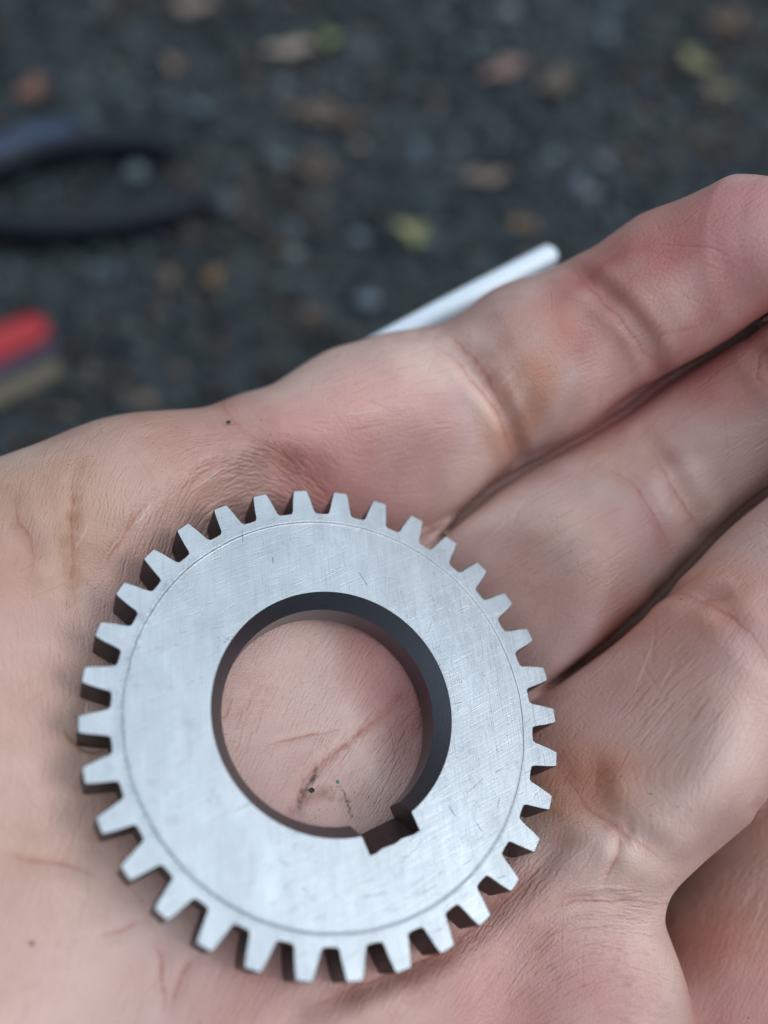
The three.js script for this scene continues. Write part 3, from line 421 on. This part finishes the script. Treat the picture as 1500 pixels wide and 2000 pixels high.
// a dry curled leaf: long, wide in metres; a closed thin sheet with a raised midrib
function leafGeometry(long, wide, curl, seed) {
  const n = 14, m = 8, top = [], r = rng(seed), ph = r() * 6, tri = [], p = [];
  const sheet = (off) => { for (let i = 0; i <= n; i++) for (let j = 0; j <= m; j++) { const u = i / n, v = j / m * 2 - 1, w = wide / 2 * Math.pow(Math.sin(Math.PI * clamp(u, 0.015, 0.985)), 0.7) * (1 + 0.45 * Math.sin(u * 9 + ph + (v > 0 ? 2 : 0)) * Math.abs(v)); p.push((u - 0.5) * long, curl * (Math.pow(Math.abs(v), 1.6) * wide * 0.5 + Math.sin(u * 3 + ph) * long * 0.12) + 0.0012 + off + (Math.abs(v) < 0.1 ? 0.0003 : 0), v * w + Math.sin(u * 4.2 + ph) * wide * 0.3); } };
  sheet(0.0003); sheet(0);
  const id = (s, i, j) => s * (n + 1) * (m + 1) + i * (m + 1) + j;
  for (let i = 0; i < n; i++) for (let j = 0; j < m; j++) { tri.push(id(0, i, j), id(0, i, j + 1), id(0, i + 1, j), id(0, i + 1, j), id(0, i, j + 1), id(0, i + 1, j + 1)); tri.push(id(1, i, j), id(1, i + 1, j), id(1, i, j + 1), id(1, i + 1, j), id(1, i + 1, j + 1), id(1, i, j + 1)); }
  for (let i = 0; i < n; i++) { tri.push(id(0, i, 0), id(0, i + 1, 0), id(1, i, 0), id(0, i + 1, 0), id(1, i + 1, 0), id(1, i, 0)); tri.push(id(0, i, m), id(1, i, m), id(0, i + 1, m), id(0, i + 1, m), id(1, i, m), id(1, i + 1, m)); }
  const g = new THREE.BufferGeometry(); g.setAttribute('position', new THREE.BufferAttribute(Float32Array.from(p), 3)); g.setIndex(tri); g.computeVertexNormals(); return g;
}
[[568, 105, 108, 40, 0.05, [0.5, 0.37, 0.27], 'pale tan leaf piece lying level near the top middle of the ground'],
  [378, 28, 80, 50, -0.3, [0.42, 0.27, 0.2], 'pinkish tan leaf piece at the top edge, left of the pale tan one'],
  [645, 240, 150, 58, -0.12, [0.3, 0.19, 0.13], 'broad brown leaf, largest on the ground, below the pale tan one'],
  [990, 146, 125, 42, 0.42, [0.4, 0.19, 0.15], 'long reddish pink leaf slanting up to the right, top right of the middle'],
  [1355, 130, 95, 34, -1.25, [0.55, 0.5, 0.2], 'narrow yellow leaf standing steeply near the top right corner'],
  [1400, 183, 55, 30, -0.7, [0.36, 0.26, 0.12], 'small ochre leaf touching the lower end of the narrow yellow leaf'],
  [70, 190, 75, 55, 0.5, [0.32, 0.1, 0.05], 'dark red brown leaf near the left edge above the pliers'],
  [615, 342, 85, 46, -0.4, [0.26, 0.15, 0.09], 'small brown leaf right of the pliers, below the broad brown leaf'],
  [820, 468, 72, 58, 1.1, [0.4, 0.42, 0.16], 'yellow green leaf left of the white rod tip'],
  [945, 356, 90, 36, -0.1, [0.45, 0.31, 0.23], 'pale pinkish leaf piece above the white rod'],
  [640, 82, 48, 42, 1.2, [0.33, 0.42, 0.12], 'small bright green leaf piece beside the pale tan leaf'],
  [1420, 58, 75, 58, 0.2, [0.25, 0.13, 0.06], 'dark brown leaf in the top right corner'],
  [420, 556, 52, 40, -0.5, [0.38, 0.2, 0.08], 'small orange brown leaf below the pliers'],
  [1022, 446, 48, 30, 0.3, [0.4, 0.19, 0.07], 'tiny orange leaf piece just above the tip of the white rod'],
  [350, 140, 46, 40, 0.9, [0.4, 0.25, 0.19], 'round pinkish leaf scrap above the pliers handle ends'],
  [1090, 175, 100, 70, 0.1, [0.14, 0.09, 0.05], 'blackish brown leaf right of the long reddish pink leaf'],
].forEach(([px, py, l, w, turn, c, label], i) => {
  const o = mesh('dead_leaf', leafGeometry(spanAt(px, py, l) * 0.95, spanAt(px, py, w) * 0.95, 0.35 + 0.4 * ((i * 7) % 5) / 5, 100 + i), mat(0.03 + c[0] * 0.46 + c[1] * 0.08, 0.03 + c[1] * 0.5 + c[0] * 0.05, 0.03 + c[2] * 0.5 + c[0] * 0.04, 0.75), scene);
  o.position.copy(onGround(px, py, GY)); o.position.y = GY; o.rotation.y = turn; tag(o, label, 'leaf', 'dead leaves scattered on the gravel');
});
[[990, 28, 34, [0.42, 0.48, 0.5], 'pale grey pebble at the top edge, right of the middle'], [1182, 76, 32, [0.22, 0.3, 0.38], 'blue grey pebble above and right of the reddish pink leaf'], [715, 592, 38, [0.26, 0.36, 0.46], 'pale blue pebble close above the index finger knuckle'], [572, 506, 36, [0.2, 0.27, 0.27], 'greenish grey pebble right of and below the pliers'],
  [548, 322, 34, [0.16, 0.25, 0.25], 'greenish pebble just left of the small brown leaf'], [268, 345, 42, [0.2, 0.3, 0.32], 'blue green pebble between the two plier handles'], [1150, 384, 36, [0.34, 0.34, 0.32], 'pale warm grey pebble right of the white rod tip'], [700, 470, 32, [0.26, 0.35, 0.42], 'light blue grey pebble left of the yellow green leaf'], [388, 218, 36, [0.16, 0.25, 0.34], 'blue pebble right of and above the plier handle ends'], [1172, 322, 36, [0.28, 0.3, 0.32], 'mid grey pebble above the pale warm grey one'], [445, 405, 40, [0.1, 0.15, 0.19], 'dark blue grey pebble just beyond the lower plier handle end'],
].forEach(([px, py, d, c, label], i) => {
  const g = new THREE.IcosahedronGeometry(1, 3), p = g.attributes.position, s = spanAt(px, py, d) / 2 * 1.1;
  for (let k = 0; k < p.count; k++) { const x = p.getX(k), y = p.getY(k), z = p.getZ(k), q = 0.8 + 0.4 * vnoise(x * 1.2 + i * 7, y * 1.2 + 5, z * 1.2 + 5); p.setXYZ(k, x * q * s, y * q * s * 0.65, z * q * s * 0.9); }
  g.computeVertexNormals();
  const o = mesh('pebble', g, mat(0.03 + c[0] * 0.3, 0.035 + c[1] * 0.3, 0.035 + c[2] * 0.3, 0.45), scene); o.position.copy(onGround(px, py, GY)).setY(GY + s * 0.4); tag(o, label, 'pebble', 'pale pebbles among the dark gravel');
});
// a rounded bar swept along points on the ground; flat is its height over its width
function bar(pts, radii, flat = 1, around = 20) {
  const curve = new THREE.CatmullRomCurve3(pts), n = 48, p = [], tri = [], up = new THREE.Vector3(0, 1, 0), tan = new THREE.Vector3(), side = new THREE.Vector3();
  const ring = (c, t, r) => { side.crossVectors(t, up).normalize(); const nn = new THREE.Vector3().crossVectors(side, t).normalize(); for (let j = 0; j < around; j++) { const a = j / around * 2 * Math.PI, e = 0.85, ca = Math.sign(Math.cos(a)) * Math.abs(Math.cos(a)) ** e, sa = Math.sign(Math.sin(a)) * Math.abs(Math.sin(a)) ** e; p.push(c.x + side.x * ca * r + nn.x * sa * r * flat, c.y + side.y * ca * r + nn.y * sa * r * flat, c.z + side.z * ca * r + nn.z * sa * r * flat); } };
  const rad = (t) => { const k = t * (radii.length - 1), i = Math.min(Math.floor(k), radii.length - 2); return lerp(radii[i], radii[i + 1], k - i); };
  const rows = [];
  for (const a of [0.02, 0.3, 0.6, 0.85]) { curve.getTangent(0, tan); rows.push([curve.getPoint(0).addScaledVector(tan, rad(0) * (Math.sin(a * Math.PI / 2) - 1) * 0.8), tan.clone(), rad(0) * Math.sqrt(1 - (1 - a) ** 2)]); }
  for (let i = 0; i <= n; i++) rows.push([curve.getPoint(i / n), curve.getTangent(i / n).clone(), rad(i / n)]);
  for (const a of [0.85, 0.6, 0.3, 0.02]) { curve.getTangent(1, tan); rows.push([curve.getPoint(1).addScaledVector(tan, rad(1) * (1 - Math.sin(a * Math.PI / 2)) * 0.8), tan.clone(), rad(1) * Math.sqrt(1 - (1 - a) ** 2)]); }
  for (const q of rows) ring(...q);
  for (let i = 0; i + 1 < rows.length; i++) for (let j = 0; j < around; j++) { const a = i * around + j, b = i * around + (j + 1) % around, c = a + around, d = b + around; tri.push(a, c, b, b, c, d); }
  for (const [r0, flip] of [[0, 1], [rows.length - 1, 0]]) { const c = p.length / 3; p.push(rows[r0][0].x, rows[r0][0].y, rows[r0][0].z); for (let j = 0; j < around; j++) { const a = r0 * around + j, b = r0 * around + (j + 1) % around; flip ? tri.push(c, a, b) : tri.push(c, b, a); } }
  const g = new THREE.BufferGeometry(); g.setAttribute('position', new THREE.BufferAttribute(Float32Array.from(p), 3)); g.setIndex(tri); g.computeVertexNormals(); return g;
}
const group = (name, label, category) => { const o = new THREE.Group(); o.name = numbered(name); scene.add(o); return tag(o, label, category); };
const based = (o, px, py) => { const b = onGround(px, py); b.y = 0; o.position.copy(b); return (q) => q.translate(-b.x, 0, -b.z); };
{
  const o = group('pliers', 'dark blue handled pliers lying on the gravel at the left edge', 'pliers'), put = based(o, -150, 370), h = 0.010, G = (list) => list.map(([x, y]) => onGround(x, y, h));
  const navy = mat(0.005, 0.008, 0.015, 0.42, { specularIntensity: 0.7 }), blue = mat(0.018, 0.04, 0.085, 0.4), metal = mat(0.3, 0.31, 0.33, 0.4, { metalness: 1 });
  mesh('handle', put(bar(G([[-190, 395], [-80, 350], [0, 320], [75, 294], [150, 282], [250, 278], [330, 283]]), [0.0072, 0.0072, 0.007, 0.0066, 0.006])), navy, o);
  mesh('grip_sleeve', put(bar(G([[-90, 346], [0, 313], [75, 286], [140, 274]]).map((q) => q.setY(h + 0.0032)), [0.0063, 0.0063, 0.0063])), blue, o).userData.label = 'lighter blue grip sleeve on the upper handle';
  mesh('handle', put(bar(G([[-190, 400], [-80, 425], [0, 438], [100, 445], [200, 438], [300, 418], [380, 394]]), [0.0072, 0.0072, 0.007, 0.0066, 0.0058])), navy, o);
  mesh('jaw', put(bar(G([[-190, 392], [-260, 392], [-340, 396]]), [0.011, 0.009, 0.004], 0.8)), metal, o);
  mesh('jaw', put(bar(G([[-190, 412], [-260, 414], [-340, 404]]), [0.011, 0.009, 0.004], 0.8)), metal, o);
  const pv = onGround(-195, 402, 0.014); mesh('pivot', put(new THREE.CylinderGeometry(0.006, 0.0065, 0.012, 24).translate(pv.x, pv.y, pv.z)), metal, o);
}
{
  const o = group('red_tool', 'red plastic tool handle with grey side, its rounded end showing at left edge', 'tool'), put = based(o, 0, 690), G = (h, list) => list.map(([x, y]) => onGround(x, y, h));
  mesh('grey_body', put(bar(G(0.008, [[-220, 800], [-60, 733], [78, 664]]), [0.0075, 0.0075, 0.007])), mat(0.09, 0.085, 0.13, 0.5), o);
  mesh('red_shell', put(bar(G(0.014, [[-220, 775], [-60, 700], [68, 643]]), [0.0078, 0.0078, 0.0068], 0.7)), mat(0.36, 0.015, 0.02, 0.4), o);
}
tag(mesh('wooden_stick', bar([[-200, 862], [0, 772], [105, 722]].map(([x, y]) => onGround(x, y, 0.004)), [0.0042, 0.0042, 0.0038], 0.8), mat(0.13, 0.115, 0.08, 0.7), scene), 'dull olive brown stick lying alongside the red tool handle', 'stick');
tag(mesh('white_rod', bar([[470, 826, 129], [585, 764, 130.6], [700, 698, 132], [860, 610, 136.5], [1073, 499, 143.5]].map((q) => toWorld(at(...q))), [0.0017, 0.0017], 1), mat(0.8, 0.89, 0.95, 0.3, { clearcoat: 0.6, clearcoatRoughness: 0.2 }), scene), 'thin glossy white rod sticking out from behind the index finger', 'rod');

// specks lying on the skin
function speck(name, px, py, size, m, label, category, group, long = 1) {
  const p = onSkin(px, py), n = skinNormal(p), g = new THREE.IcosahedronGeometry(1, 2), a = g.attributes.position;
  for (let i = 0; i < a.count; i++) { const k = 0.75 + 0.5 * vnoise(a.getX(i) * 1.6 + px, a.getY(i) * 1.6, a.getZ(i) * 1.6 + py); a.setXYZ(i, a.getX(i) * k * size * long, a.getY(i) * k * size * 0.6, a.getZ(i) * k * size); }
  g.computeVertexNormals();
  const o = mesh(name, g, m, scene); o.position.copy(toWorld(p.addScaledVector(n, size * 1000 * 0.25))); o.quaternion.setFromUnitVectors(new THREE.Vector3(0, 1, 0), n.clone().applyQuaternion(frameQ)); tag(o, label, category, group); return o;
}
const black = mat(0.008, 0.007, 0.007, 0.3);
speck('grit', 608, 1544, 0.00028, black, 'black grit speck on the skin inside the bore of the gear', 'grit', 'grit specks stuck to the palm', 1.25);
speck('grit', 446, 825, 0.00022, black, 'black grit speck near the upper edge of the palm above the gear', 'grit', 'grit specks stuck to the palm', 1.3);
speck('grit', 1222, 1477, 0.00011, black, 'tiny dark speck on the ring finger right of the gear', 'grit', 'grit specks stuck to the palm', 1.4);
speck('grit', 62, 1843, 0.0002, mat(0.1, 0.05, 0.04, 0.6), 'brown speck on the palm in the lower left corner', 'grit', 'grit specks stuck to the palm', 1.1);
speck('paint_flake', 659, 1527, 0.0002, mat(0.05, 0.2, 0.16, 0.4), 'tiny teal green flake beside the black grit inside the bore', 'flake');
{
  const pts = [[122, 1428], [134, 1446], [150, 1462], [176, 1472], [200, 1468]].map(([x, y]) => { const p = onSkin(x, y); return toWorld(p.addScaledVector(skinNormal(p), 0.25)); });
  tag(mesh('fibre', bar(pts, [0.00005, 0.0001, 0.0001, 0.00006], 1, 8), mat(0.38, 0.2, 0.09, 0.5), scene), 'short orange brown fibre caught under the left teeth of the gear', 'fibre');
}

renderer.render(scene, camera);
